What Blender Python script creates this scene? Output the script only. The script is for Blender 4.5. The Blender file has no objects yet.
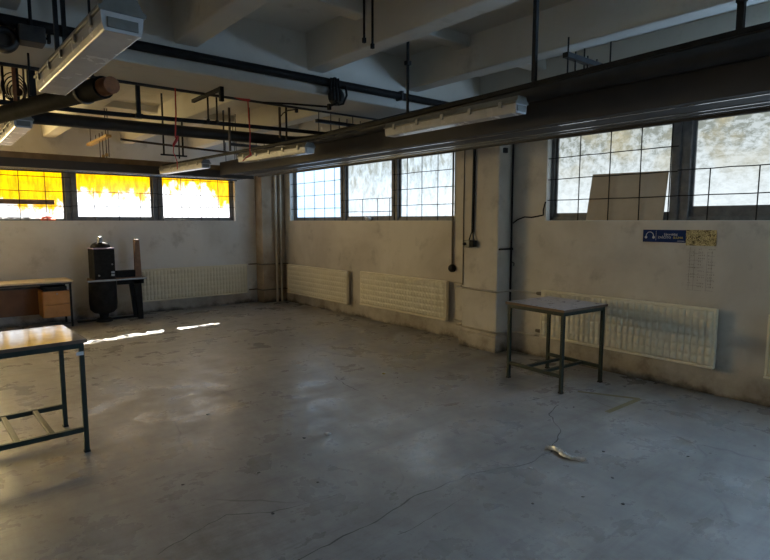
import bpy, math, random
from mathutils import Vector, Matrix
random.seed(7)
scene = bpy.context.scene
COL = scene.collection
PI = math.pi

# ------------------------------------------------------------------ materials
def newmat(name):
    m = bpy.data.materials.new(name); m.use_nodes = True
    nt = m.node_tree; nt.nodes.clear()
    out = nt.nodes.new('ShaderNodeOutputMaterial')
    return m, nt, out

class N:
    """small node helper"""
    def __init__(s, nt): s.nt = nt
    def n(s, t, **kw):
        nd = s.nt.nodes.new(t)
        for k, v in kw.items(): setattr(nd, k, v)
        return nd
    def l(s, a, b): s.nt.links.new(a, b)
    def val(s, sock, v):
        if isinstance(v, bpy.types.NodeSocket): s.l(v, sock)
        else: sock.default_value = v
    def math(s, op, a, b=0.0, c=None, clamp=False):
        nd = s.n('ShaderNodeMath', operation=op); nd.use_clamp = clamp
        s.val(nd.inputs[0], a); s.val(nd.inputs[1], b)
        if c is not None: s.val(nd.inputs[2], c)
        return nd.outputs[0]
    def pos(s, scale=(1, 1, 1), loc=(0, 0, 0)):
        g = s.n('ShaderNodeNewGeometry'); mp = s.n('ShaderNodeMapping')
        mp.inputs['Scale'].default_value = scale; mp.inputs['Location'].default_value = loc
        s.l(g.outputs['Position'], mp.inputs['Vector']); return mp.outputs[0]
    def noise(s, vec, scale, detail=4, rough=.55, dist=0.0):
        nd = s.n('ShaderNodeTexNoise'); s.l(vec, nd.inputs['Vector'])
        nd.inputs['Scale'].default_value = scale; nd.inputs['Detail'].default_value = detail
        nd.inputs['Roughness'].default_value = rough; nd.inputs['Distortion'].default_value = dist
        return nd.outputs[0]
    def ramp(s, fac, stops, interp='LINEAR'):
        nd = s.n('ShaderNodeValToRGB'); nd.color_ramp.interpolation = interp
        e = nd.color_ramp.elements; e.remove(e[1])
        for i, (p, c) in enumerate(stops):
            if i == 0: el = e[0]; el.position = p
            else: el = e.new(p)
            el.color = (c, c, c, 1) if isinstance(c, (int, float)) else (*c, 1)
        s.val(nd.inputs[0], fac); return nd.outputs[0]
    def mix(s, fac, a, b, mode='MIX'):
        nd = s.n('ShaderNodeMix', data_type='RGBA', blend_type=mode)
        s.val(nd.inputs[0], fac)
        for i, v in ((6, a), (7, b)):
            if isinstance(v, bpy.types.NodeSocket): s.l(v, nd.inputs[i])
            else: nd.inputs[i].default_value = (*v, 1)
        return nd.outputs[2]
    def sep(s, vec):
        nd = s.n('ShaderNodeSeparateXYZ'); s.l(vec, nd.inputs[0]); return nd.outputs
    def bump(s, h, strength=.3, dist=.01):
        nd = s.n('ShaderNodeBump'); nd.inputs['Strength'].default_value = strength
        nd.inputs['Distance'].default_value = dist; s.l(h, nd.inputs['Height']); return nd.outputs[0]
    def bsdf(s, color, rough=.5, metal=0., spec=.5, normal=None):
        b = s.n('ShaderNodeBsdfPrincipled')
        if isinstance(color, bpy.types.NodeSocket): s.l(color, b.inputs['Base Color'])
        else: b.inputs['Base Color'].default_value = (*color, 1)
        s.val(b.inputs['Roughness'], rough); b.inputs['Metallic'].default_value = metal
        b.inputs['Specular IOR Level'].default_value = spec
        if normal is not None: s.l(normal, b.inputs['Normal'])
        return b.outputs[0]

M = {}
def worn(name, col, col2, rough=.5, metal=0., scale=9., spec=.5, bump=.0, lo=.38, hi=.68):
    """paint/metal/wood with blotchy wear"""
    m, nt, out = newmat(name); h = N(nt)
    v = h.pos(); f = h.noise(v, scale, 6, .62)
    c = h.mix(h.ramp(f, [(lo, 0.), (hi, 1.)]), col, col2)
    r = h.math('ADD', h.math('MULTIPLY', h.noise(v, scale*2.3, 3), .2), rough-.1)
    nm = h.bump(h.noise(v, scale*6, 4), bump, .004) if bump else None
    h.l(h.bsdf(c, r, metal, spec, nm), out.inputs[0]); M[name] = m; return m

worn('black_metal', (.010, .010, .011), (.022, .022, .022), .6, .0, 9, .15)
worn('bitumen', (.006, .006, .006), (.012, .011, .011), .7, 0, 9, .06)
worn('steel_dark', (.035, .036, .038), (.07, .065, .06), .45, .5)
worn('pipe_wrap', (.016, .016, .017), (.03, .028, .027), .5, .0, 6, .35, .2)
worn('green_metal', (.007, .017, .012), (.018, .028, .022), .45, .0, 12, .35)
worn('rust', (.16, .055, .02), (.30, .11, .035), .8, 0, 16)
worn('rust_rod', (.045, .03, .022), (.09, .06, .04), .7, .3, 14)
worn('galvanised', (.28, .28, .27), (.40, .39, .37), .38, .6, 8)
worn('lamp_body', (.13, .125, .105), (.20, .195, .17), .45, 0, 7)
worn('lamp_lens', (.44, .43, .42), (.54, .53, .52), .25, 0, 5, .6)
worn('rad_paint', (.74, .68, .52), (.80, .74, .59), .38, 0, 5)
worn('pipe_paint', (.42, .37, .29), (.52, .47, .38), .5, 0, 6)
worn('pipe_grime', (.10, .085, .065), (.18, .15, .11), .6, 0, 9)
worn('white_plastic', (.5, .5, .48), (.6, .6, .58), .4)
worn('frame_paint', (.09, .097, .105), (.16, .16, .16), .5, 0, 10)
worn('laminate', (.46, .44, .44), (.62, .60, .60), .09, 0, 7, .8)
worn('laminate_dull', (.36, .34, .36), (.48, .45, .48), .3, 0, 6, .5)
worn('edge_brown', (.09, .05, .03), (.15, .09, .05), .6, 0, 15)
worn('board', (.42, .36, .28), (.50, .44, .35), .7, 0, 2.5)
worn('wood_orange', (.42, .19, .05), (.52, .25, .075), .45, 0, 5)
worn('wood_brown', (.16, .065, .025), (.22, .10, .04), .5, 0, 4)
worn('wood_pale', (.55, .45, .32), (.65, .55, .40), .45, 0, 6)
worn('wood_old', (.16, .10, .07), (.27, .17, .12), .7, 0, 12)
worn('plank', (.40, .25, .09), (.52, .34, .14), .7, 0, 9)
worn('red_cable', (.42, .02, .02), (.5, .03, .03), .5)
worn('orange_plastic', (.75, .12, .03), (.85, .18, .05), .4)
worn('lilac', (.45, .36, .52), (.55, .45, .62), .3, 0, 8)
worn('plastic_film', (.55, .58, .6), (.8, .82, .84), .18, 0, 40, .8)
worn('sign_blue', (.002, .020, .105), (.003, .024, .125), .5, 0, 4, .2)
worn('sign_white', (.55, .58, .62), (.62, .65, .68), .5)
worn('sign_yellow', (.5, .42, .05), (.55, .46, .06), .5)
worn('pencil', (.22, .20, .17), (.3, .27, .23), .8)
worn('debris_dark', (.02, .02, .02), (.05, .045, .04), .8)
worn('debris_yellow', (.5, .36, .02), (.6, .42, .04), .6)
worn('paper', (.6, .6, .6), (.7, .7, .7), .7)
worn('crack', (.05, .048, .045), (.11, .105, .10), .85, 0, 14)
worn('tape', (.20, .165, .06), (.17, .15, .09), .6, 0, 20)

def m_panel():                                   # radiant strip: dusty painted steel
    m, nt, out = newmat('strip_paint'); h = N(nt)
    v = h.pos((1, 1, 1)); f = h.noise(v, 5, 5)
    c = h.mix(f, (.045, .044, .046), (.08, .074, .07))
    h.l(h.bsdf(c, .6, .0, .18), out.inputs[0]); M['strip_paint'] = m
m_panel()
worn('ridge_steel', (.50, .54, .62), (.58, .60, .66), .22, .9, 6)
worn('insulation_dusty', (.20, .135, .075), (.28, .20, .12), .9, 0, 7, .3, .3)
worn('insulation', (.07, .05, .035), (.12, .09, .06), .85, 0, 7, .3, .3)

def m_plaster(name, base, dirt, seed, rough=.8):
    m, nt, out = newmat(name); h = N(nt)
    v = h.pos((1, 1, 1), (seed, seed*.7, seed*.3))
    big = h.noise(v, .9, 5, .6, .3); mid = h.noise(v, 4, 6, .65); fine = h.noise(v, 30, 4, .6)
    z = h.sep(h.n('ShaderNodeNewGeometry').outputs['Position'])[2]
    c = h.mix(h.ramp(big, [(.40, 0.), (.66, .75)]), base, dirt)
    c = h.mix(h.ramp(mid, [(.56, 0.), (.75, .5)]), c, tuple(x*.6 for x in dirt))
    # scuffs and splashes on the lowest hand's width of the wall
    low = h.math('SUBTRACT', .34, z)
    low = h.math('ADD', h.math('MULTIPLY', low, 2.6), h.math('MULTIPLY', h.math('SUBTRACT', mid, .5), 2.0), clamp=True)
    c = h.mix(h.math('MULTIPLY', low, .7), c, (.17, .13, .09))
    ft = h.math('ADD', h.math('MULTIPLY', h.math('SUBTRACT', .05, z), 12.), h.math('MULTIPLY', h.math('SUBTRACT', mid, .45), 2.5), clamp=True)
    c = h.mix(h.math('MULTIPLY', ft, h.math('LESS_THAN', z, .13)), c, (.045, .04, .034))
    nm = h.bump(h.math('ADD', h.math('MULTIPLY', fine, .3), mid), .22, .012)
    h.l(h.bsdf(c, rough, 0, .3, nm), out.inputs[0]); M[name] = m
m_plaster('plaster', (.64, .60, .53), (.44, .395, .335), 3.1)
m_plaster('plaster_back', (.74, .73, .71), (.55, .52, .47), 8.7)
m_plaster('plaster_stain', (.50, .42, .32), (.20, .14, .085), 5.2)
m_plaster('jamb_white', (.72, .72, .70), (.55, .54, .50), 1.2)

def m_concrete_ceiling():
    m, nt, out = newmat('ceiling_paint'); h = N(nt)
    v = h.pos(); big = h.noise(v, .8, 5, .6); mid = h.noise(v, 5, 6, .6)
    c = h.mix(h.ramp(big, [(.35, 0.), (.7, 1.)]), (.66, .64, .58), (.55, .52, .46))
    c = h.mix(h.ramp(mid, [(.6, 0.), (.8, .5)]), c, (.28, .25, .21))
    nm = h.bump(h.noise(v, 18, 5), .2, .012)
    h.l(h.bsdf(c, .85, 0, .25, nm), out.inputs[0]); M['ceiling_paint'] = m
m_concrete_ceiling()

def m_floor():
    m, nt, out = newmat('floor_concrete'); h = N(nt)
    v = h.pos(); big = h.noise(v, .55, 6, .62, .6); mid = h.noise(v, 2.6, 7, .68, .15); fine = h.noise(v, 22, 5, .65)
    c = h.mix(h.ramp(big, [(.36, 0.), (.64, 1.)]), (.28, .275, .265), (.41, .40, .39))
    c = h.mix(h.ramp(mid, [(.40, 0.), (.85, .85)]), c, (.17, .155, .14))
    st = h.noise(h.pos((.35, 1.3, 1), (4, 2, 0)), 1.3, 6, .7, .4)
    c = h.mix(h.ramp(st, [(.54, 0.), (.80, .6)]), c, (.15, .115, .08))
    c = h.mix(h.ramp(fine, [(.60, 0.), (.78, .35)]), c, (.12, .11, .10))
    sm = h.noise(h.pos((1.6, .5, 1), (1, 7, 0)), 2.2, 8, .75, .6)
    c = h.mix(h.ramp(sm, [(.42, 0.), (.85, .75)]), c, (.10, .088, .078))
    rt = h.n('ShaderNodeMapping'); h.l(v, rt.inputs[0]); rt.inputs['Rotation'].default_value = (0, 0, .75); rt.inputs['Scale'].default_value = (.35, 3.6, 1)
    sx = h.noise(rt.outputs[0], 2.4, 9, .78, .25)
    c = h.mix(h.ramp(sx, [(.50, 0.), (.74, .7)]), c, (.10, .09, .082))
    lt_ = h.noise(h.pos((1, 1, 1), (9, 3, 0)), 3.5, 8, .75)
    c = h.mix(h.ramp(lt_, [(.50, 0.), (.85, .4)]), c, (.56, .55, .54))
    # hairline cracks: borders of big distorted cells
    vd = h.n('ShaderNodeVectorMath', operation='ADD')
    nz = h.n('ShaderNodeTexNoise'); h.l(v, nz.inputs['Vector']); nz.inputs['Scale'].default_value = 1.4; nz.inputs['Detail'].default_value = 3
    sc = h.n('ShaderNodeVectorMath', operation='SCALE'); h.l(nz.outputs[1], sc.inputs[0]); sc.inputs[3].default_value = .35
    h.l(v, vd.inputs[0]); h.l(sc.outputs[0], vd.inputs[1])
    vo = h.n('ShaderNodeTexVoronoi', feature='DISTANCE_TO_EDGE'); h.l(vd.outputs[0], vo.inputs['Vector']); vo.inputs['Scale'].default_value = .55
    ck = h.ramp(vo.outputs['Distance'], [(.0, 1.), (.006, 0.)])
    ck = h.math('MULTIPLY', ck, h.ramp(h.noise(v, .8, 2), [(.48, 0.), (.58, .75)]))
    c = h.mix(ck, c, (.06, .055, .05))
    # small dark spots
    sp = h.n('ShaderNodeTexVoronoi'); h.l(v, sp.inputs['Vector']); sp.inputs['Scale'].default_value = 5.5
    spk = h.math('MULTIPLY', h.ramp(sp.outputs['Distance'], [(.03, 1.), (.07, 0.)]), h.ramp(h.noise(v, 2.2, 2), [(.56, 0.), (.62, 1.)]))
    c = h.mix(h.math('MULTIPLY', spk, .7), c, (.07, .06, .05))
    r = h.math('ADD', .20, h.math('MULTIPLY', h.ramp(mid, [(.35, 0.), (.7, 1.)]), .26))
    r = h.math('ADD', r, h.math('MULTIPLY', h.ramp(st, [(.5, 0.), (.7, 1.)]), .15))
    nm = h.bump(h.math('ADD', h.math('MULTIPLY', fine, .35), h.math('MULTIPLY', mid, .5)), .09, .012)
    h.l(h.bsdf(c, r, 0, .55, nm), out.inputs[0]); M['floor_concrete'] = m
m_floor()

# --- window panes: daylight glowing through painted / frosted glass, plus fill panes added out of view
def pane_out(h, out, col, strength, clear=None, tint=(1, 1, 1)):
    em = h.n('ShaderNodeEmission'); h.l(col, em.inputs[0]); em.inputs[1].default_value = strength
    gl = h.n('ShaderNodeBsdfGlossy'); gl.inputs['Roughness'].default_value = .15; gl.inputs['Color'].default_value = (.05, .05, .05, 1)
    ad = h.n('ShaderNodeAddShader'); h.l(em.outputs[0], ad.inputs[0]); h.l(gl.outputs[0], ad.inputs[1])
    sh = ad.outputs[0]
    if clear is not None:
        tr = h.n('ShaderNodeBsdfTransparent'); tr.inputs[0].default_value = (*tint, 1); mx = h.n('ShaderNodeMixShader')
        h.l(clear, mx.inputs[0]); h.l(sh, mx.inputs[1]); h.l(tr.outputs[0], mx.inputs[2]); sh = mx.outputs[0]
    h.l(sh, out.inputs[0])

def m_pane_yellow(name, strength):
    m, nt, out = newmat(name); h = N(nt)
    x, y, z = h.sep(h.n('ShaderNodeNewGeometry').outputs['Position'])
    n1 = h.noise(h.pos((1, 1, .45)), 7, 6, .65); n2 = h.noise(h.pos((1, 1, .25), (2, 0, 1)), 16, 5, .6)
    # how far down the paint reaches, along the row of panes (x .8 -> 4.6)
    t = h.math('DIVIDE', h.math('SUBTRACT', x, .8), 3.8, clamp=True)
    thr = h.ramp(t, [(0., .30), (.23, .26), (.27, .50), (.45, .46), (.58, .48), (.63, .62), (.70, .68), (.80, .72), (.86, .66), (.93, .36), (1., .36)])
    zz = h.math('SUBTRACT', z, 1.5)
    a = h.math('ADD', h.math('MULTIPLY', h.math('SUBTRACT', zz, thr), 7.0), h.math('MULTIPLY', h.math('SUBTRACT', n1, .5), 6.5))
    yel = h.math('ADD', a, .3, clamp=True)
    ycol = h.mix(h.ramp(n2, [(.42, 0.), (.68, 1.)]), (1.15, .60, .0), (.55, .27, .004))
    wn = h.noise(h.pos(), 26, 4, .7)
    wcol = h.mix(h.ramp(wn, [(.52, 0.), (.66, .93)]), (1.35, 1.37, 1.42), (.27, .26, .23))
    c = h.mix(yel, wcol, ycol)
    # a scratched-clear strip low on the glass lets direct sun through
    cn = h.noise(h.pos((1, 1, 3.)), 5, 4, .7)
    slope = h.math('MULTIPLY', h.math('SUBTRACT', 3.8, x), .13)
    slope = h.math('MULTIPLY', slope, h.math('GREATER_THAN', x, 1.82))
    off = h.math('SUBTRACT', h.math('SUBTRACT', z, 1.70), slope)
    off = h.math('ADD', off, h.math('MULTIPLY', h.math('SUBTRACT', cn, .5), .16))
    c2 = h.noise(h.pos((1, 1, 2.2), (3, 0, 2)), 13, 5, .75)
    wid = h.ramp(h.math('ABSOLUTE', off), [(.045, 1.), (.15, 0.)])
    band = h.math('MULTIPLY', wid, h.ramp(c2, [(.42, 0.), (.60, .6)]))
    band = h.math('MULTIPLY', band, h.math('LESS_THAN', x, 3.92))
    pane_out(h, out, c, strength, band); M[name] = m

def m_pane_frost(name, strength, tint=(.80, .89, .93), ochre=.5, smear=(1, .35, 1.0), seed=0, dark=(.27, .30, .27), grad=1.3, base=.35):
    m, nt, out = newmat(name); h = N(nt)
    x, y, z = h.sep(h.n('ShaderNodeNewGeometry').outputs['Position'])
    n1 = h.noise(h.pos(smear, (seed, seed, seed)), 13, 8, .72, .3); n2 = h.noise(h.pos((1, 1, 1), (0, seed, 3)), 3.0, 5, .6)
    up = h.math('MULTIPLY', h.math('SUBTRACT', z, 1.85), 1.25, clamp=True)       # the dirt film gets thicker towards the top edge
    d = h.math('ADD', h.ramp(n1, [(.43, 0.), (.66, .75)]), h.math('MULTIPLY', up, .45))
    d = h.math('MULTIPLY', d, h.math('ADD', h.math('MULTIPLY', up, grad), base), clamp=True)
    c = h.mix(d, tint, dark)
    oc = h.math('MULTIPLY', h.ramp(n2, [(.45, 0.), (.65, 1.)]), h.math('MULTIPLY', up, ochre), clamp=True)
    c = h.mix(oc, c, (.50, .44, .26))
    pane_out(h, out, c, strength); M[name] = m

def m_pane_plain(name, col, strength, clear=None):
    m, nt, out = newmat(name); h = N(nt)
    c = h.mix(h.ramp(h.noise(h.pos(), 3, 4), [(.4, 0.), (.7, 1.)]), col, tuple(v*.8 for v in col))
    if clear is None: pane_out(h, out, c, strength)
    else:                                        # unseen fill pane: added tint and gaps let yellow sun warm the hall
        x, y, z = h.sep(h.n('ShaderNodeNewGeometry').outputs['Position'])
        k = h.ramp(h.noise(h.pos((1, 1, .5)), 4, 5, .65), [(.40, .15), (.55, .5)])
        pane_out(h, out, c, strength, k, clear)
    M[name] = m

S_BACK, S_BACK_FILL, S_NEAR, S_NEAR_FILL, S_FAR, S_LEFT_FILL = 1.0, 21.0, .62, 12.5, .77, .4
m_pane_yellow('pane_yellow', S_BACK)
m_pane_plain('pane_fill_warm', (1.0, .80, .42), S_BACK_FILL, (1.0, .84, .52))  # unseen back panes, made far brighter than the visible ones as warm fill
m_pane_frost('pane_near', S_NEAR, seed=1.3, smear=(1, .9, 1.1), ochre=.9)
m_pane_frost('pane_near_smeared', S_NEAR, seed=4.1, smear=(1, .8, 1.6), ochre=1.0)
m_pane_plain('pane_fill_blue', (.42, .67, 1.0), S_NEAR_FILL)  # unseen panes behind the camera, added as strong bluish fill light
m_pane_frost('pane_far', S_FAR, seed=7.7, ochre=.15, smear=(1, .8, .4), tint=(.80, .96, 1.1), grad=.35, base=.75)
m_pane_plain('pane_far_clear', (.62, .90, 1.22), S_FAR*1.25)
m_pane_plain('pane_dull', (1.0, .9, .7), .8)
m_pane_plain('pane_fill_left', (1.0, .97, .92), S_LEFT_FILL)  # glow of the unseen left window, added as weak fill

def m_gold():
    m, nt, out = newmat('gold_foil'); h = N(nt)
    f = h.noise(h.pos(), 60, 4, .7, 1.5)
    c = h.mix(h.ramp(f, [(.44, 0.), (.52, 1.)]), (.10, .075, .025), (.62, .50, .24))
    h.l(h.bsdf(c, .4, .3, .5, h.bump(f, .8, .01)), out.inputs[0]); M['gold_foil'] = m
m_gold()

# ------------------------------------------------------------------ mesh building
class MB:
    def __init__(s): s.v = []; s.f = []; s.sm = []
    def add(s, vs, fs, smooth=False):
        o = len(s.v); s.v += [tuple(v) for v in vs]
        for f in fs: s.f.append(tuple(i+o for i in f)); s.sm.append(smooth)
        return s
    def box(s, x0, x1, y0, y1, z0, z1):
        vs = [(x, y, z) for x in (x0, x1) for y in (y0, y1) for z in (z0, z1)]
        return s.add(vs, [(0, 1, 3, 2), (4, 6, 7, 5), (0, 4, 5, 1), (2, 3, 7, 6), (0, 2, 6, 4), (1, 5, 7, 3)])
    def bar(s, a, b, w, d=None, up=(0, 0, 1)):
        d = d or w; a = Vector(a); b = Vector(b); t = (b-a).normalized(); u = Vector(up)
        if abs(t.dot(u)) > .95: u = Vector((0, 1, 0))
        r = t.cross(u).normalized(); u = r.cross(t)
        q = [(-w/2, -d/2), (w/2, -d/2), (w/2, d/2), (-w/2, d/2)]
        vs = [p + r*i + u*j for p in (a, b) for i, j in q]
        return s.add(vs, [(0, 1, 5, 4), (1, 2, 6, 5), (2, 3, 7, 6), (3, 0, 4, 7), (3, 2, 1, 0), (4, 5, 6, 7)])
    def tube(s, pts, r, n=10, cap=True):
        pts = [Vector(p) for p in pts]; rs = r if isinstance(r, (list, tuple)) else [r]*len(pts)
        rings = []; ref = None
        for i, p in enumerate(pts):
            t = (pts[min(i+1, len(pts)-1)]-pts[max(i-1, 0)]).normalized()
            if ref is None:
                ref = Vector((0, 0, 1)) if abs(t.z) < .9 else Vector((0, 1, 0))
            a = t.cross(ref).normalized(); b = a.cross(t).normalized(); ref = b
            rings.append([p + (a*math.cos(2*PI*k/n) + b*math.sin(2*PI*k/n))*rs[i] for k in range(n)])
        vs = [v for rg in rings for v in rg]; fs = []
        for i in range(len(pts)-1):
            for k in range(n):
                fs.append((i*n+k, i*n+(k+1) % n, (i+1)*n+(k+1) % n, (i+1)*n+k))
        s.add(vs, fs, True)
        if cap:
            s.add(rings[0], [tuple(range(n))[::-1]]); s.add(rings[-1], [tuple(range(n))])
        return s
    def lathe(s, c, prof, n=24, axis='z'):
        """profile of (radius, height) about a vertical axis through c"""
        c = Vector(c); vs = []; fs = []
        for r, z in prof:
            for k in range(n):
                a = 2*PI*k/n; p = Vector((r*math.cos(a), r*math.sin(a), z))
                if axis == 'x': p = Vector((p.z, p.x, p.y))
                if axis == 'y': p = Vector((p.y, p.z, p.x))
                vs.append(c+p)
        for i in range(len(prof)-1):
            for k in range(n): fs.append((i*n+k, i*n+(k+1) % n, (i+1)*n+(k+1) % n, (i+1)*n+k))
        s.add(vs, fs, True)
        s.add(vs[:n], [tuple(range(n))[::-1]]); s.add(vs[-n:], [tuple(range(n))]); return s
    def prism(s, prof, axis, a, b, smooth=False):
        """closed 2-D outline swept along an axis; prof in the two other axes (in xyz order)"""
        def P(u, v, w):
            return {'x': (w, u, v), 'y': (u, w, v), 'z': (u, v, w)}[axis]
        n = len(prof); vs = [P(u, v, a) for u, v in prof] + [P(u, v, b) for u, v in prof]
        s.add(vs, [(i, (i+1) % n, (i+1) % n+n, i+n) for i in range(n)], smooth)
        s.add(vs[:n], [tuple(range(n))[::-1]]); s.add(vs[n:], [tuple(range(n))]); return s
    def build(s, name, mat, parent=None, bevel=0.0, seg=2):
        me = bpy.data.meshes.new(name); me.from_pydata(s.v, [], s.f)
        me.polygons.foreach_set('use_smooth', s.sm); me.update()
        import bmesh
        bm = bmesh.new(); bm.from_mesh(me); bmesh.ops.recalc_face_normals(bm, faces=bm.faces[:]); bm.to_mesh(me); bm.free()
        me.materials.append(M[mat])
        o = bpy.data.objects.new(name, me); COL.objects.link(o)
        if parent is not None: o.parent = parent
        if bevel:
            md = o.modifiers.new('bevel', 'BEVEL'); md.width = bevel; md.segments = seg; md.limit_method = 'ANGLE'
        return o

def tag(o, label, cat, group=None):
    o['label'] = label; o['category'] = cat
    if group: o['group'] = group
    return o
def thing(name, label, cat, loc=(0, 0, 0), rz=0., group=None):
    o = bpy.data.objects.new(name, None); COL.objects.link(o)
    o.location = loc; o.rotation_euler = (0, 0, rz); o.empty_display_size = .1
    return tag(o, label, cat, group)
def struct(o, label=None, cat=None):
    o['kind'] = 'structure'
    if label: o['label'] = label
    if cat: o['category'] = cat
    return o
def copy_tree(o, parent=None):
    c = o.copy(); COL.objects.link(c)
    if parent is not None: c.parent = parent
    for ch in list(o.children): copy_tree(ch, c)
    return c

# ------------------------------------------------------------------ the room
XR, YB, XL, YF, ZC, ZT = 5.5, 10.0, -8.0, -5.0, 3.18, 3.5
struct(MB().box(XL-.4, XR+.4, YF-.4, YB+.4, -.2, 0).build('floor', 'floor_concrete'), 'worn grey concrete floor with cracks and stains', 'floor')
struct(MB().box(XL-.4, XR+.4, YF-.4, YB+.4, ZC, ZT).build('ceiling', 'ceiling_paint'), 'grey painted concrete ceiling slab between the ribs', 'ceiling')
Z0, Z1 = 1.6, 2.62
ZW = ZC+.02
def wall_with_openings(name, axis, face, out, a0, a1, ops, mat, label):
    """a wall along an axis; openings (start, end) between Z0 and Z1"""
    mb = MB(); lo, hi = min(face, face+out), max(face, face+out)
    def seg(u0, u1, z0, z1):
        if axis == 'y': mb.box(lo, hi, u0, u1, z0, z1)
        else: mb.box(u0, u1, lo, hi, z0, z1)
    seg(a0, a1, -.05, Z0); seg(a0, a1, Z1, ZW)
    c = a0
    for s, e in sorted(ops): seg(c, s, Z0, Z1); c = e
    seg(c, a1, Z0, Z1)
    return struct(mb.build(name, mat), label, 'wall')
OPA, OPB = (5.14, 9.52), (-4.4, 3.73)
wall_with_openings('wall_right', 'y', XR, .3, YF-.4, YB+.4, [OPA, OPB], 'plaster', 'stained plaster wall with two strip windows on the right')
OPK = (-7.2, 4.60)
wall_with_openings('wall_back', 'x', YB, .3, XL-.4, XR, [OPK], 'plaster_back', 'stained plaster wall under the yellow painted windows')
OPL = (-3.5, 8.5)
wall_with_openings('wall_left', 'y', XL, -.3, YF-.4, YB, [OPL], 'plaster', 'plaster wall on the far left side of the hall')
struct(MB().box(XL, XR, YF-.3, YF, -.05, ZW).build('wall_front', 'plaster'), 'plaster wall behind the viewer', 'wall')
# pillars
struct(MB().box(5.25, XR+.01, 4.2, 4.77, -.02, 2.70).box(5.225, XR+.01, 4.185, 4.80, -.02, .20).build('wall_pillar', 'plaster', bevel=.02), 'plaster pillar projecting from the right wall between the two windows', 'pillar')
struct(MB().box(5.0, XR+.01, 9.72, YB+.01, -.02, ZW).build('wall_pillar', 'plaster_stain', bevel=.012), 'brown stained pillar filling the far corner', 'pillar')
# beams and ribs
struct(MB().box(XL, XR+.02, 4.15, 4.72, 2.69, ZW).build('ceiling_beam', 'ceiling_paint', bevel=.012), 'deep concrete beam crossing the hall to the right wall pillar', 'beam')
RW = .085
for i, x in enumerate([4.92, 3.80, 2.68, 1.56, .44, -.68, -1.80, -2.92, -4.04, -5.16, -6.28, -7.4]):
    names = ['against the right wall', 'second from the right wall', 'third from the right wall', 'fourth from the right wall']
    for (y0, y1, where) in ((YF, 4.16, 'nearer bay'), (4.71, YB+.02, 'farther bay')):
        o = MB().prism([(x-RW, 2.88), (x+RW, 2.88), (x+RW+.02, ZW), (x-RW-.02, ZW)], 'y', y0, y1).build('ceiling_rib', 'ceiling_paint', bevel=.012)
        struct(o, 'concrete ceiling rib in the %s, rib %s' % (where, names[i]) if i < 4 else 'concrete ceiling rib in the %s towards the left side' % where, 'rib')
for y in (-1.4, 1.0, 3.38, 6.1, 8.1):
    o = MB().box(XL, XR+.02, y-.07, y+.07, 3.09, ZW).build('ceiling_crossrib', 'ceiling_paint', bevel=.01)
    struct(o, 'shallow concrete cross rib between the long ceiling ribs', 'rib')

# ------------------------------------------------------------------ windows
def window(name, label, axis, face, out, op, posts, panes, postw=.15, bottom=None):
    """posts: centre positions; panes: list of (material, casement bottom height)"""
    root = bpy.data.objects.new(name, None); COL.objects.link(root); struct(root, label, 'window')
    sgn = 1 if out > 0 else -1
    def B(mb, u0, u1, d0, d1, z0, z1):
        p, q = face+sgn*d0, face+sgn*d1
        lo, hi = min(p, q), max(p, q)
        if axis == 'y': mb.box(lo, hi, u0, u1, z0, z1)
        else: mb.box(u0, u1, lo, hi, z0, z1)
        return mb
    a, b = op; posts = sorted(posts)
    fr = MB(); B(fr, a+.012, a+.055, .08, .17, Z0, Z1); B(fr, b-.055, b-.012, .08, .17, Z0, Z1)
    B(fr, a+.012, b-.012, .08, .17, Z0, Z0+.045); B(fr, a+.012, b-.012, .08, .17, Z1-.06, Z1)
    fr.build('window_frame', 'frame_paint', root, .004)
    j = MB(); B(j, a, a+.012, .0, .3, Z0, Z1); B(j, b-.012, b, .0, .3, Z0, Z1); B(j, a+.012, b-.012, .0, .08, Z0, Z0+.006)
    j.build('window_reveal', 'jamb_white', root)
    for p in posts:
        m_ = MB(); B(m_, p-postw/2, p-.012, .06, .17, Z0, Z1); B(m_, p+.012, p+postw/2, .06, .17, Z0, Z1); B(m_, p-.02, p+.02, .075, .16, Z0, Z1)
        m_.build('window_post', 'frame_paint', root, .004)
    ed = [a+.055]+[v for p in posts for v in (p-postw/2, p+postw/2)]+[b-.055]
    for i, (mt, zb) in enumerate(panes):
        u0, u1 = ed[2*i], ed[2*i+1]
        cs = MB(); w = .028
        B(cs, u0, u0+w, .10, .15, Z0+.045, Z1-.06); B(cs, u1-w, u1, .10, .15, Z0+.045, Z1-.06)
        B(cs, u0+w, u1-w, .10, .15, Z0+.045, zb); B(cs, u0+w, u1-w, .10, .15, Z1-.09, Z1-.06)
        cs.build('casement', 'frame_paint', root, .003)
        pn = MB(); B(pn, u0+w-.005, u1-w+.005, .122, .128, zb-.005, Z1-.085); pn.build('glass_pane', mt, root)
    return root
window('window_1', 'strip window in the back wall, glass painted yellow above and white below', 'x', YB, .3, OPK,
       [3.17-1.35*k for k in range(8)], [('pane_dull', 1.67)]*4+[('pane_fill_warm', 1.67)]*2+[ ('pane_yellow', 1.66), ('pane_yellow', 1.67), ('pane_yellow', 1.665)])  # the warm panes left of view are added to light the far bay
window('window_2', 'far strip window in the right wall with frosted bluish panes', 'y', XR, .3, OPA, [6.46, 7.83],
       [('pane_far', 1.67), ('pane_far', 1.68), ('pane_far_clear', 1.67)], .14)
window('window_3', 'near strip window in the right wall with dirty frosted panes', 'y', XR, .3, OPB, [2.285-1.37*k for k in range(5)],
       [('pane_fill_blue', 1.7)]*4+[('pane_near_smeared', 1.74), ('pane_near', 1.69)], .16)  # the bluish panes out of view are added fill for floor and ceiling
window('window_fill', 'unseen strip window added in the left wall to light the hall', 'y', XL, -.3, OPL, [-1.5, .5, 2.5, 4.5, 6.5], [('pane_fill_left', 1.68)]*6)

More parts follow.
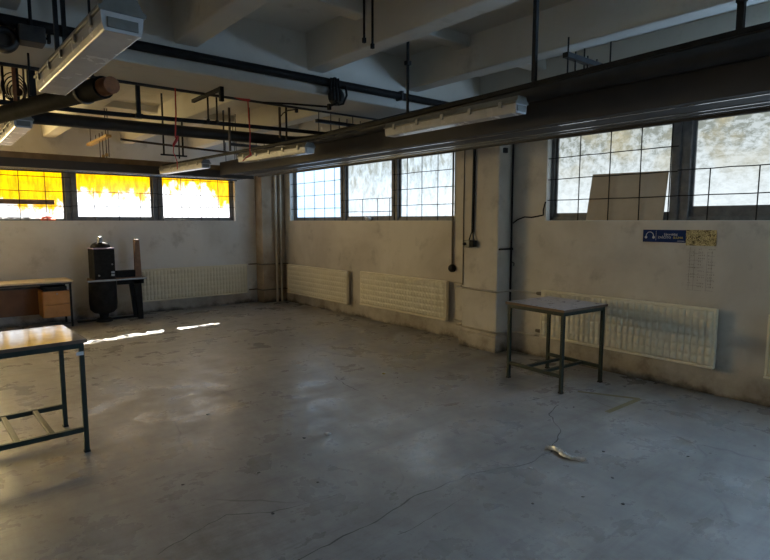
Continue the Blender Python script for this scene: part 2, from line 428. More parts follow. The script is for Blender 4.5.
# ------------------------------------------------------------------ window grilles (welded rod, held in the reveal)
def grille(label, axis, plane, verts, vtop, hors, h0, h1, group):
    root = thing('window_grille', label, 'grille', (0, 0, 0), 0, group)
    P = (lambda u, z: (plane, u, z)) if axis == 'y' else (lambda u, z: (u, plane, z))
    Q = (lambda u, z: (plane+.012, u, z)) if axis == 'y' else (lambda u, z: (u, plane+.012, z))
    for u in verts: MB().tube([P(u, Z0+.004), P(u+random.uniform(-.006, .006), vtop)], .0055, 6).build('upright_rod', 'black_metal', root)
    for z in hors:
        n = 9; MB().tube([Q(h0+(h1-h0)*k/n, z+random.uniform(-.003, .003)) for k in range(n+1)], .0055, 6).build('cross_rod', 'black_metal', root)
    return root
G = 'rod grilles in front of the windows'
grille('full height rod grille over the dirty pane with the leaning board behind it', 'y', 5.515, [3.32, 2.975, 2.65, 2.365], Z1-.02, [1.836, 2.07, 2.307], 3.717, 2.30, G)
grille('half height rod grille over the dirty pane above the blue sign', 'y', 5.515, [2.015, 1.625, 1.235], 2.08, [1.84, 2.078], 2.30, .93, G)
grille('full height rod grille over the frosted pane nearest the far corner', 'y', 5.515, [9.0, 8.65, 8.32, 8.0], Z1-.02, [1.826, 2.066, 2.305], 9.507, 7.83, G)
grille('half height rod grille over the middle frosted pane of the far right window', 'y', 5.515, [7.65, 7.2, 6.81, 6.52], 1.955, [1.75, 1.952], 7.83, 6.46, G)
grille('full height rod grille over the frosted pane beside the switch pillar', 'y', 5.515, [6.12, 5.80, 5.48, 5.2], Z1-.02, [1.834, 2.07, 2.30], 6.46, 5.153, G)
grille('full height rod grille over the leftmost yellow pane with the dark batten', 'x', 10.015, [.80, 1.122, 1.47], Z1-.02, [1.83, 2.06, 2.285], .47, 1.82, G)
grille('half height rod grille over the middle yellow pane', 'x', 10.015, [2.15, 2.52, 2.86], 2.075, [1.84, 2.072], 1.82, 3.17, G)
grille('full height rod grille over the rightmost yellow pane near the corner', 'x', 10.015, [3.24, 3.57, 3.92, 4.26], Z1-.02, [1.85, 2.066, 2.33], 3.17, 4.587, G)

# board leaning in the near window, batten and orange piece by the yellow panes
def slab(name, mat, corners, t, nrm, label, cat):
    n = Vector(nrm).normalized()*t
    mb = MB(); c = [Vector(p) for p in corners]
    mb.add(c+[p+n for p in c], [(0, 1, 2, 3), (7, 6, 5, 4), (0, 4, 5, 1), (1, 5, 6, 2), (2, 6, 7, 3), (3, 7, 4, 0)])
    return tag(mb.build(name, mat), label, cat)
slab('leaning_board', 'board', [(5.535, 3.235, 1.607), (5.535, 2.42, 1.607), (5.562, 2.40, 2.085), (5.562, 3.19, 2.098)], .012, (1, 0, -.06),
     'plain beige board leaning behind the grille in the near window', 'board')
tag(MB().box(.35, 1.585, 10.035, 10.055, 1.855, 1.93).build('batten', 'wood_old', bevel=.003), 'dark wooden batten lying across the leftmost yellow pane behind its grille', 'batten')
ob = thing('dust_brush', 'small orange plastic piece lying on the back window sill', 'brush', (1.49, 10.052, 1.606), .05)
MB().box(-.10, .10, -.016, .016, 0, .035).build('brush_body', 'orange_plastic', ob, .008)
MB().tube([(-.09, 0, .045), (0, 0, .062), (.05, 0, .045)], [.012, .014, .010], 8).build('grip', 'orange_plastic', ob)
sc_ = thing('paper_scrap', 'little crumpled grey scrap on the far right window sill', 'scrap', (5.535, 7.08, 1.606))
bl = MB(); bl.lathe((0, 0, 0), [(.03, 0), (.055, .02), (.05, .045), (.02, .06)], 9); bl.tube([(0, .03, .03), (0, .085, .055), (0, .10, .075)], [.02, .015, .006], 7)
bl.build('crumple', 'paper', sc_)

# ------------------------------------------------------------------ work tables
def work_table(label, loc, rz, L, W, H, rail_z, nbars, top, mat, over=.03):
    t = thing('work_table', label, 'table', loc, rz)
    MB().box(-L/2, L/2, -W/2, W/2, H-.022, H).build('tabletop', top, t, .002)
    eg = MB(); e = .003
    eg.box(-L/2-e, L/2+e, -W/2-e, -W/2, H-.024, H-.001).box(-L/2-e, L/2+e, W/2, W/2+e, H-.024, H-.001)
    eg.box(-L/2-e, -L/2, -W/2, W/2, H-.024, H-.001).box(L/2, L/2+e, -W/2, W/2, H-.024, H-.001)
    eg.build('edge_band', 'edge_brown', t)
    s = .031; lx, ly = L/2-over, W/2-over
    for a in (-1, 1):
        for b in (-1, 1):
            lg = MB().box(a*lx-s/2, a*lx+s/2, b*ly-s/2, b*ly+s/2, .004, H-.024).build('leg', mat, t, .003)
            MB().box(a*lx-s/2-.003, a*lx+s/2+.003, b*ly-s/2-.003, b*ly+s/2+.003, 0, .014).build('foot_cap', 'black_metal', lg)
    ap = MB()
    for b in (-1, 1): ap.box(-lx+s/2, lx-s/2, b*ly-.014, b*ly+.014, H-.062, H-.024)
    for a in (-1, 1): ap.box(a*lx-.014, a*lx+.014, -ly+s/2, ly-s/2, H-.062, H-.024)
    ap.build('apron_frame', mat, t, .002)
    for b in (-1, 1): MB().box(-lx+s/2, lx-s/2, b*ly-.014, b*ly+.014, rail_z-.017, rail_z+.017).build('lower_rail', mat, t, .002)
    for k in range(nbars):
        x = -lx+2*lx*(k+1)/(nbars+1)
        MB().box(x-.016, x+.016, -ly+.014, ly-.014, rail_z-.012, rail_z+.014).build('shelf_bar', mat, t, .002)
    return t
lt = work_table('long green-legged work table with a glossy pale top, cut by the left edge', (.155, 4.46, 0), math.radians(2.2), 1.25, .69, .80, .165, 5, 'laminate', 'green_metal')
MB().box(.56, .605, -.335, -.330, .69, .715).build('sticker', 'paper', lt)
work_table('small square work table with thin dark legs by the right wall radiator', (4.785, 3.085, 0), math.radians(-4.3)+PI/2, .70, .68, .79, .16, 2, 'laminate_dull', 'green_metal')

# ------------------------------------------------------------------ desk by the back wall
d = thing('office_desk', 'old desk with an orange wood drawer box against the back wall at left', 'desk', (0, 0, 0))
MB().box(-.05, 1.665, 9.36, 9.93, .685, .712).build('desktop', 'wood_pale', d, .003)
MB().box(-.03, 1.645, 9.40, 9.91, .655, .685).build('desk_frame', 'steel_dark', d, .003)
for x, y in ((1.625, 9.42), (1.625, 9.89), (-.01, 9.42), (-.01, 9.89)):
    MB().box(x-.014, x+.014, y-.014, y+.014, 0, .655).build('leg', 'black_metal', d, .003)
MB().box(.02, 1.30, 9.84, 9.86, .17, .57).build('modesty_panel', 'wood_brown', d, .002)
MB().box(.02, 1.60, 9.845, 9.865, .57, .60).build('back_rail', 'steel_dark', d)
dc = MB(); dc.box(1.255, 1.275, 9.405, 9.83, .165, .56); dc.box(1.59, 1.608, 9.405, 9.83, .165, .56); dc.box(1.275, 1.59, 9.405, 9.83, .165, .185); dc.box(1.275, 1.59, 9.81, 9.83, .185, .56); dc.box(1.275, 1.59, 9.405, 9.81, .545, .56)
dc.build('drawer_carcass', 'wood_orange', d)
for z0, z1 in ((.17, .355), (.36, .555)):
    df = MB().box(1.262, 1.604, 9.385, 9.404, z0, z1).build('drawer', 'wood_orange', d, .003)
    if z0 > .3: MB().lathe((1.44, 9.385, z1-.035), [(.009, 0), (.013, -.008), (.012, -.014)], 12, 'y').build('lock', 'galvanised', df)
MB().box(1.285, 1.58, 9.42, 9.80, .56, .62).build('drawer_slot', 'black_metal', d)

# ------------------------------------------------------------------ dark machine on its little bench
mc = thing('workshop_machine', 'black boxy machine on a low bench with a wooden post, against the back wall', 'machine', (0, 0, 0))
tr = [(1.85, 9.40), (2.74, 9.40), (2.76, 9.86), (1.95, 9.86)]
MB().prism(tr, 'z', .655, .685).build('bench_top', 'wood_old', mc, .003)
MB().box(1.86, 2.735, 9.392, 9.402, .66, .684).build('front_strip', 'galvanised', mc)
MB().box(2.30, 2.70, 9.44, 9.49, .585, .655).build('bench_rail', 'black_metal', mc)
bx = MB().prism([(1.975, 9.44), (2.27, 9.42), (2.33, 9.76), (1.96, 9.76)], 'z', .685, 1.165).build('housing', 'black_metal', mc, .008)
MB().prism([(1.97, 9.43), (2.275, 9.41), (2.335, 9.77), (1.955, 9.77)], 'z', 1.165, 1.18).build('top_plate', 'lilac', bx, .003)
MB().box(2.21, 2.255, 9.412, 9.43, .78, .81).build('badge', 'galvanised', bx); MB().box(2.21, 2.255, 9.412, 9.43, .735, .765).build('badge', 'galvanised', bx)
for x, z in ((2.035, .75), (2.23, .92)): MB().lathe((x, 9.435, z), [(.014, 0), (.014, -.012), (.008, -.018)], 10, 'y').build('screw', 'galvanised', bx)
MB().lathe((2.11, 9.60, 1.18), [(.145, 0), (.14, .03), (.115, .065), (.07, .085), (.045, .09)], 28).build('dome', 'black_metal', mc)
MB().lathe((2.10, 9.56, 1.265), [(.036, -.06), (.036, .075), (.030, .09), (.012, .094)], 16).build('spindle', 'galvanised', mc)
MB().lathe((2.11, 9.58, 0), [(.20, .655), (.205, .30), (.195, .20), (.15, .15), (.075, .125), (.06, .06), (.10, .055), (.12, .03), (.12, 0)], 28).build('lower_housing', 'black_metal', mc)
MB().prism([(2.54, .655), (2.66, .655), (2.67, .0), (2.595, .0)], 'y', 9.44, 9.50).build('bench_leg', 'black_metal', mc, .003)
MB().prism([(2.56, .655), (2.68, .655), (2.69, .0), (2.62, .0)], 'y', 9.78, 9.84).build('bench_leg', 'black_metal', mc, .003)
MB().box(1.75, 2.68, 9.66, 9.74, 0, .022).build('base_plate', 'black_metal', mc)
MB().box(2.29, 2.68, 9.58, 9.66, .685, .80).build('arm', 'black_metal', mc, .006)
MB().prism([(2.61, .685), (2.705, .685), (2.69, 1.30), (2.615, 1.30)], 'y', 9.56, 9.64).build('wooden_post', 'wood_old', mc, .004)

# ------------------------------------------------------------------ panel radiators
def dimple_sheet(L, Hh, cols, rows, depth, sx=6, sz=5):
    nx, nz = cols*sx, rows*sz; vs = []; fs = []
    for i in range(nx+1):
        for k in range(nz+1):
            u, w = i/nx, k/nz
            a = abs(math.sin(PI*u*cols)); b = abs(math.sin(PI*w*rows))
            hgt = depth*min(1, 1.5*a)*(.3+.7*min(1, 1.7*b)) if 0 < i < nx and 0 < k < nz else 0
            vs.append((u*L, hgt, w*Hh))
    for i in range(nx):
        for k in range(nz): fs.append((i*(nz+1)+k, (i+1)*(nz+1)+k, (i+1)*(nz+1)+k+1, i*(nz+1)+k+1))
    return vs, fs
def radiator(label, L, H, cols, to_world, valves=True, group='pressed steel panel radiators'):
    """local x along the wall, local y out of the wall (0 at the wall), z up from the radiator's bottom"""
    mw, base = to_world
    r = thing('panel_radiator', label, 'radiator', base, 0, group)
    def put(mb): mb.v = [tuple(mw @ Vector(v)) for v in mb.v]; return mb
    b = MB().box(0, L, .045, .088, 0, H)
    rim = .022
    b.box(0, L, .088, .110, 0, rim).box(0, L, .088, .098, H-rim, H).box(0, rim, .088, .098, rim, H-rim).box(L-rim, L, .088, .098, rim, H-rim)
    put(b).build('radiator_body', 'rad_paint', r, .006)
    vs, fs = dimple_sheet(L-2*rim, H-2*rim, cols, 6, .023, 8, 6)
    s = MB().add([(x+rim, y+.0885, z+rim) for x, y, z in vs], fs, True); put(s).build('pressed_face', 'rad_paint', r)
    for x in (.25, L-.25): put(MB().box(x-.02, x+.02, .003, .045, H-.14, H-.10)).build('wall_mount', 'pipe_grime', r)
    if valves:
        v = MB().lathe((-.03, .065, H-.05), [(.018, -.045), (.022, -.02), (.022, .02), (.014, .04)], 10, 'x'); put(v).build('valve', 'pipe_grime', r)
        v = MB().lathe((-.03, .065, .06), [(.018, -.045), (.022, -.02), (.022, .02), (.014, .04)], 10, 'x'); put(v).build('valve', 'pipe_grime', r)
    return r
def rw(y0, z):  # along the right wall, x running toward the viewer
    return Matrix(((0, -1, 0), (-1, 0, 0), (0, 0, 1))), (XR, y0, z)
radiator('cream radiator beside the stained corner, farthest on the right wall', 2.0, .565, 30, rw(9.50, .195), False)
radiator('cream radiator under the far window, next to the switch pillar', 1.95, .55, 30, rw(7.14, .235), False)
radiator('large cream radiator behind the small work table under the near window', 1.84, .55, 30, rw(3.685, .262))
radiator('cream radiator just showing at the right picture edge', 1.84, .55, 30, rw(1.452, .27), False)
radiator('grey lit radiator on the back wall beside the black machine', 1.97, .565, 32, (Matrix(((1, 0, 0), (0, -1, 0), (0, 0, 1))), (2.78, YB, .205)))

# heating pipes linking them
def pipe(name, pts, r, mat, label, cat='pipe', n=10, group=None):
    return tag(MB().tube(pts, r, n).build(name, mat), label, cat, group)
for z, w in ((.762, 'upper'), (.262, 'lower')):
    pipe('heating_pipe', [(5.455, 5.10, z+.0), (5.455, 4.83, z), (5.225-.0, 4.82, z-.005), (5.222, 4.19, z-.012), (5.30, 4.165, z-.012), (5.455, 4.165, z-.01), (5.455, 3.78, z)], .013, 'pipe_paint', '%s painted heating pipe wrapped around the wall pillar' % w)
    pipe('heating_pipe', [(4.80, 9.935, z), (4.96, 9.935, z), (4.97, 9.69, z), (5.45, 9.69, z), (5.455, 9.57, z)], .013, 'pipe_grime', '%s heating pipe across the stained corner pillar' % w)
pipe('corner_pipe', [(5.27, 9.67, .0), (5.27, 9.67, 3.1)], .022, 'pipe_paint', 'left one of two upright pipes in the far corner')
pipe('corner_pipe', [(5.37, 9.66, .0), (5.37, 9.66, 3.1)], .022, 'pipe_paint', 'right one of two upright pipes in the far corner')

# ------------------------------------------------------------------ electrical bits on the right wall
c1 = thing('pull_switch', 'thin dark conduit ending in a round black box beside the far window', 'switch', (5.48, 5.16, .96))
MB().tube([(0, 0, .05), (0, 0, 1.66)], .013, 8).build('conduit', 'pipe_grime', c1)
MB().lathe((.019, 0, 0), [(.055, 0), (.055, -.03), (.045, -.05), (.02, -.055)], 18, 'x').build('round_box', 'black_metal', c1)
pipe('cable_run', [(5.243, 4.745, .79), (5.243, 4.75, 1.7), (5.243, 4.745, 2.66)], .006, 'pipe_grime', 'thin brown cable running down the far edge of the right wall pillar', 'cable')
sb = thing('switch_box', 'grey switch box on the pillar with a black knob and hanging cable', 'switch', (5.25, 4.61, 1.315))
MB().box(-.075, 0, -.02, .075, -.045, .05).build('box_body', 'lamp_body', sb, .008)
MB().box(-.07, 0, -.085, -.018, -.035, .045).build('black_module', 'black_metal', sb, .006)
MB().lathe((-.075, .05, .0), [(.02, 0), (.02, -.02), (.014, -.026)], 14, 'x').build('knob', 'black_metal', sb)
MB().tube([(-.03, .02, .05), (-.03, .0, .10), (-.022, -.02, .16)], .008, 6).build('lead', 'black_metal', sb)
MB().tube([(-.03, -.06, .045), (-.03, -.045, .10), (-.022, -.03, .16)], .008, 6).build('lead', 'black_metal', sb)
MB().tube([(-.02, -.025, .15), (-.02, -.03, .6), (-.02, -.035, 1.36)], .017, 8).build('cable', 'black_metal', sb)
pipe('wall_pipe', [(5.465, 4.165, .30), (5.465, 4.168, 1.4), (5.465, 4.175, 2.66)], .012, 'black_metal', 'dark upright pipe in the corner on the near side of the pillar')
pc = thing('pipe_clamp', 'short black strap holding the upright pipe to the pillar', 'clamp', (5.3, 4.185, 1.262))
MB().box(-.04, .20, -.012, .014, -.011, .011).build('strap', 'black_metal', pc, .003)
MB().lathe((.165, -.02, 0), [(.021, -.014), (.021, .014)], 12).build('ring', 'black_metal', pc)
pipe('loose_cable', [(5.48, 4.16, 1.575), (5.482, 4.10, 1.615), (5.485, 4.0, 1.648), (5.485, 3.90, 1.642), (5.488, 3.82, 1.655), (5.49, 3.745, 1.668), (5.475, 3.735, 1.73), (5.49, 3.72, 1.82)], .0085, 'black_metal', 'loose black cable sagging from the upright pipe to the near window', 'cable')
hk = thing('wall_hook', 'small dark hook on the upright pipe below its clamp', 'hook', (5.455, 4.16, 1.10))
MB().tube([(0, 0, 0), (-.01, -.03, .005), (-.01, -.055, -.01), (-.01, -.05, -.04)], .006, 6).build('hook_wire', 'black_metal', hk)
tag(MB().box(5.30, 5.36, 4.165, 4.20, 2.40, 2.46).build('cable_clip', 'black_metal', bevel=.006), 'small black clip high on the near face of the pillar', 'clip')

# ------------------------------------------------------------------ signs and writing on the wall
def text_mesh(body, size, mat, parent, loc, rot, name='lettering', space=1.0, align='CENTER'):
    cu = bpy.data.curves.new(name, 'FONT'); cu.body = body; cu.size = size; cu.align_x = align; cu.extrude = .0006; cu.space_character = space
    o = bpy.data.objects.new(name, cu); COL.objects.link(o)
    dg = bpy.context.evaluated_depsgraph_get(); me = bpy.data.meshes.new_from_object(o.evaluated_get(dg))
    bpy.data.objects.remove(o); me.materials.clear(); me.materials.append(M[mat])
    ob_ = bpy.data.objects.new(name, me); COL.objects.link(ob_); ob_.parent = parent; ob_.location = loc; ob_.rotation_euler = rot
    return ob_
RF = (PI/2, 0, -PI/2)        # faces -x, reads along -y
sg = thing('safety_sign', 'blue ear protection sign with headphones symbol under the near window', 'sign', (XR-.004, 2.38, 1.455), 0)
MB().box(-.002, .004, -.203, .203, -.06, .06).build('sign_plate', 'sign_blue', sg)
tx = -.0035
hp = MB()
hp.tube([(tx, .135+.036*math.cos(a), -.002+.040*math.sin(a)) for a in [PI*k/12 for k in range(13)]], .0035, 6)
hp.build('headband', 'sign_white', sg)
for s in (-1, 1): MB().lathe((tx, .135+s*.037, -.014), [(.012, 0), (.013, .0), (.011, -.002)], 14, 'x').build('ear_cup', 'sign_white', sg)
MB().box(tx, -.002, .0745, .0765, -.045, .05).build('divider', 'sign_white', sg)
text_mesh('Uporabljaj', .030, 'sign_white', sg, (tx, -.063, .008), RF)
text_mesh('ZAŠČITO', .030, 'sign_white', sg, (tx, -.005, -.023), RF)
text_mesh('SLUHA', .030, 'sign_yellow', sg, (tx, -.132, -.023), RF)
MB().box(tx, -.002, -.19, -.125, -.047, -.043).build('footer_line', 'sign_white', sg)
gs = MB(); nn = 14
vs = [(XR-.004-.004*random.random(), 2.178-.262*i/nn, 1.372+.145*k/nn) for i in range(nn+1) for k in range(nn+1)]
fs = [(i*(nn+1)+k, (i+1)*(nn+1)+k, (i+1)*(nn+1)+k+1, i*(nn+1)+k+1) for i in range(nn) for k in range(nn)]
gs.add(vs, fs); gs.box(XR-.004, XR, 1.918, 2.176, 1.374, 1.515)
tag(gs.build('foil_sheet', 'gold_foil'), 'crinkled gold foil sheet beside the blue sign', 'sheet')
wr = thing('wall_writing', 'faint pencilled table of lines and figures below the gold foil', 'writing', (XR-.0015, 0, 0))
gl = MB()
for y in (2.135, 2.095, 1.985, 1.945): gl.box(-.001, 0, y-.001, y+.001, .95+random.uniform(0, .06), 1.36-random.uniform(0, .05))
for z in (1.30, 1.235, 1.17, 1.10, 1.0, .955): gl.box(-.001, 0, 2.00+random.uniform(0, .03), 2.155, z-.001, z+.001)
for z in (1.28, 1.20, 1.13, 1.06, .96): gl.box(-.001, 0, 1.925, 1.99, z-.001, z+.001)
gl.build('ruled_lines', 'pencil', wr)
fg = MB()
for y0 in (2.14, 2.06, 1.975):
    for r in range(13):
        z = 1.335-r*.029
        for k in range(random.randint(1, 4)):
            y = y0-k*.016-random.random()*.004; hh = random.uniform(.008, .014)
            fg.box(-.001, 0, y-.003, y+.001, z, z+hh)
            if random.random() < .6: fg.box(-.001, 0, y-.006, y+.004, z+hh*.5, z+hh*.5+.002)
fg.build('handwriting', 'pencil', wr)

# ------------------------------------------------------------------ radiant heating strips hung under the ribs
def strip(label, axis, a0, a1, c0, c1, z, lip, ins):
    """strip along an axis from a0 to a1, cross-section c0..c1"""
    r = thing('radiant_heating_strip', label, 'heating strip')
    w = c1-c0; und = []; ridges = [.014, .18, .42, .53, w-.014]
    c = c0; und.append((c0+.0, z+.02))
    for q in ridges:
        MB().prism([(c0+q-.008, z+.0205), (c0+q-.008, z+.016), (c0+q+.008, z+.016), (c0+q+.008, z+.0205)], axis, a0, a1).build('ridge', 'ridge_steel', r)
    und.append((c1, z+.02))
    prof = und+[(c1, z+.036), (c0, z+.036)]
    MB().prism(prof, axis, a0, a1).build('ribbed_panel', 'strip_paint', r)
    MB().prism([(c0-.004, z+.0), (c0+.004, z), (c0+.004, z+lip), (c0+.03, z+lip+.005), (c0+.03, z+lip+.012), (c0-.004, z+lip+.007)], axis, a0, a1).build('side_lip', 'strip_paint', r)
    MB().prism([(c1-.004, z+.0), (c1+.004, z), (c1+.004, z+.132), (c1-.03, z+.137), (c1-.03, z+.13), (c1-.004, z+.125)], axis, a0, a1).build('side_lip', 'strip_paint', r)
    MB().prism([(c0+.004, z+.036), (c1-.004, z+.036), (c1-.05, z+.19), (c0+.02, z+.19)], axis, a0+.02, a1-.02).build('insulation', ins, r)
    for q in (a0+.4, a1-.25):
        for cc in (c0+.15, c1-.15):
            p = (cc, q) if axis == 'y' else (q, cc)
            MB().tube([(*p, z+.18), (*p, ZC)], .006, 6).build('hanger_rod', 'black_metal', r)
    return r
strip('long dark ribbed heating strip hung along the right wall windows', 'y', -4.2, 8.12, 3.50, 4.13, 2.29, .185, 'insulation')
strip('ribbed heating strip hung across in front of the yellow back windows', 'x', -7.0, 4.16, 8.34, 8.98, 2.275, .105, 'insulation_dusty')

# ------------------------------------------------------------------ pipes and rails up there
pt = tag(MB().tube([(3.415, -4.3, 2.52), (3.415, 3.5, 2.515), (3.42, 5.35, 2.505), (3.40, 5.48, 2.505), (3.33, 5.58, 2.505), (3.20, 5.62, 2.505), (-3.0, 5.62, 2.44)], [.07, .064]+[.056]*5, 16).build('insulated_pipe', 'pipe_wrap'),
         'thick dark wrapped pipe running beside the right heating strip and bending across the hall', 'pipe')
pipe('hanging_pipe', [(-3.0, 4.78, 2.41), (.459, 4.78, 2.43), (1.1, 4.78, 2.435), (1.98, 4.78, 2.458), (2.9, 4.78, 2.478), (3.30, 4.78, 2.482)], .018, 'black_metal', 'thin dark pipe just above the thick cross pipe')
pipe('beam_pipe', [(-7.5, 4.10, 2.80), (5.2, 4.10, 2.795)], .034, 'black_metal', 'black pipe running along the front face of the deep beam')
for x in (-.5, 1.0, 2.82, 3.6, 4.6):
    tag(MB().box(x-.012, x+.012, 4.06, 4.152, 2.755, 2.84).build('pipe_bracket', 'steel_dark', bevel=.003), 'small bracket holding the black pipe to the deep beam', 'bracket', 'brackets of the black beam pipe')
pipe('conduit', [(-7.0, 4.735, 2.675), (4.9, 4.735, 2.70)], .021, 'pipe_wrap', 'dark conduit along the far bottom edge of the deep beam')
# fat diagonal pipe with a rusty open end
fp = thing('fat_pipe', 'fat black pipe with a rusty cut end beside the nearest lamp', 'pipe')
dv = (Vector((.462, 4.84, 2.35))-Vector((.849, 3.389, 2.35))).normalized(); e0 = Vector((.849, 3.389, 2.35))
MB().tube([e0+dv*.30, e0+dv*1.5, e0+dv*2.05, Vector((.27, 5.36, 2.36)), Vector((.22, 5.48, 2.36))], .056, 20).build('wrapped_pipe', 'bitumen', fp)
MB().tube([e0+dv*.09, e0+dv*.30], .062, 20).build('collar', 'bitumen', fp)
MB().tube([e0+dv*.285, e0+dv*.31], .068, 20).build('clamp_band', 'steel_dark', fp)
MB().tube([e0, e0+dv*.1], [.046, .050], 20).build('rusty_end', 'rust', fp)
MB().bar(e0+dv*.2+Vector((0, 0, .07)), (e0+dv*.2)+Vector((0, 0, .55)), .012).build('hanger_rod', 'black_metal', fp)
MB().bar(e0+dv*1.0+Vector((0, 0, .07)), (e0+dv*1.0)+Vector((0, 0, .34)), .012).build('hanger_rod', 'black_metal', fp)

# lamp rail with its drop rods
rl = thing('lamp_rail', 'black hanging rail carrying the row of lamps beside the right heating strip', 'rail')
MB().bar((3.03, -3.6, 2.50), (3.03, 1.0, 2.487), .034, .028).bar((3.03, 1.0, 2.487), (3.03, 3.4, 2.435), .034, .028).bar((3.03, 3.4, 2.435), (3.03, 4.6, 2.42), .034, .028).bar((3.03, 4.6, 2.42), (2.69, 8.22, 2.392), .034, .028).build('rail', 'black_metal', rl)
for (x, y, w, zt) in ((3.03, 3.36, .016, ZC), (3.03, 2.165, .026, ZC), (3.03, 1.013, .030, ZC), (3.03, -.6, .026, ZC), (2.98, 5.2, .016, ZC), (2.86, 6.5, .014, ZC), (2.74, 7.7, .014, ZC)):
    rd = MB().bar((x, y, 2.45 if y > 2.5 else 2.48), (x, y, zt), w); rd.build('drop_rod', 'black_metal', rl)
    MB().box(x-.024, x+.024, y-.024, y+.024, ZC-.012, ZC).build('ceiling_plate', 'steel_dark', rl)
MB().box(3.0, 3.022, .985, 1.03, 2.62, 3.0).build('rod_stiffener', 'black_metal', rl)
MB().bar((3.03, 3.36, 2.83), (3.03, 3.36, 2.86), .04).build('rod_nut', 'black_metal', rl)

# ------------------------------------------------------------------ fluorescent lamps
def lamp(label, mid, ang, z, L=1.29, w=.125, rod_top=None, hs=1.0, end='lamp_body'):
    """z is the underside; ang turns local +y"""
    t = thing('fluorescent_lamp', label, 'ceiling light', (mid[0], mid[1], z), ang, 'long waterproof fluorescent lamps')
    h = w/2
    MB().prism([(-h*.86, 0), (h*.86, 0), (h*.96, .022*hs), (h, .062*hs), (-h, .062*hs), (-h*.96, .022*hs)], 'y', -L/2, L/2).build('lens', 'lamp_lens', t, .006)
    MB().prism([(q, z_*hs) for q, z_ in [(-h-.008, .058), (h+.008, .058), (h+.008, .070), (h-.004, .074), (h*.7, .108), (-h*.7, .108), (-h+.004, .074), (-h-.008, .070)]], 'y', -L/2-.008, L/2+.008).build('housing', 'lamp_body', t, .004)
    for s in (-1, 1):
        MB().box(-h*.72, h*.72, s*(L/2+.0), s*(L/2+.0)+s*.006, .012, .05).build('end_face', end, t, .002)
        for k in range(5):
            y = -L/2+.12+(L-.24)*k/4
            MB().box(s*(h+.006)-.005, s*(h+.006)+.005, y-.014, y+.014, .040, .082).build('clip', 'galvanised', t, .002)
        MB().bar((0, s*L*.36, .104), (0, s*L*.36, .165 if not rod_top else rod_top), .02, .02).build('hanger', 'black_metal', t)
    return t
lamp('nearest fluorescent lamp, big at the top left beside the fat black pipe', (.604, 2.925), math.radians(1.3), 2.297, 1.30, .152, rod_top=.88, hs=1.2)
lamp('fluorescent lamp at the left picture edge beyond the fat black pipe', (.625, 5.68), 0, 2.305, 1.27, .125, rod_top=.84)
lamp('fluorescent lamp in the middle, hung in front of the right heating strip', (3.045, 2.93), 0, 2.300, 1.32, .12, rod_top=.112)
lamp('second fluorescent lamp of the right row, partly behind the strip', (2.955, 5.44), math.radians(5.0), 2.275, 1.29, .12, rod_top=.108, end='white_plastic')
lamp('farthest fluorescent lamp, in front of the yellow windows', (2.735, 7.55), math.radians(5.0), 2.268, 1.29, .12, rod_top=.108)

# ------------------------------------------------------------------ trapeze brackets with threaded rods
def bracket(label, a, b, zb, rods, mat='black_metal', rodmat='black_metal', w=.045, zlow=2.45, zup=None):
    t = thing('trapeze_bracket', label, 'bracket')
    a = Vector((*a, zb)); b = Vector((*b, zb))
    MB().bar(a, b, w, .035).build('cross_bar', mat, t)
    for f, lo, up in rods:
        p = a.lerp(b, f); q = MB().tube([(p.x, p.y, lo), (p.x, p.y, up)], .006, 6)
        q.build('threaded_rod', rodmat, t)
    for f, lo, up in rods[1:3]:
        p = a.lerp(b, f); MB().box(p.x-.016, p.x+.016, p.y-.016, p.y+.016, lo+.02, lo+.06).build('rod_nut', mat, t)
    return t
bracket('black trapeze bracket over the right strip, left of the middle lamp', (3.50, 5.43), (4.16, 5.43), 2.735, [(.05, 2.50, 2.88), (.30, 2.50, ZC), (.48, 2.50, 2.80), (.65, 2.50, 2.80), (.78, 2.50, ZC), (.95, 2.50, 2.80)])
bracket('black trapeze bracket over the right strip near the tall window', (3.52, 2.26), (4.16, 2.26), 2.755, [(.05, 2.50, 2.88), (.20, 2.50, 2.80), (.45, 2.50, 2.80), (.65, 2.50, 2.80), (.95, 2.50, ZC)])
bracket('dim trapeze bracket over the far end of the right strip', (3.30, 7.30), (4.16, 7.30), 2.65, [(.05, 2.65, 2.90), (.35, 2.50, ZC), (.6, 2.50, 2.70), (.95, 2.50, 2.70)], 'steel_dark')
bracket('yellow-brown wooden trapeze bracket over the back heating strip', (2.02, 8.36), (2.02, 9.55), 2.765, [(.03, 2.48, ZC), (.14, 2.48, ZC), (.30, 2.48, 2.86), (.44, 2.48, 2.86), (.62, 2.77, 2.86), (.9, 2.77, ZC)], 'plank', 'rust_rod', .07)
st = thing('suspension_bar', 'long yellowish bar hung across above the farthest lamp', 'bar')
MB().bar((1.87, 7.2, 2.572), (3.46, 7.2, 2.515), .04, .022).build('cross_bar', 'rust_rod', st)
for x in (2.37, 2.61): MB().bar((x, 7.2, 2.44), (x, 7.2, ZC), .018).build('drop_rod', 'black_metal', st)
MB().bar((2.33, 7.2, 2.43), (2.66, 7.2, 2.43), .02).build('lower_bar', 'black_metal', st)

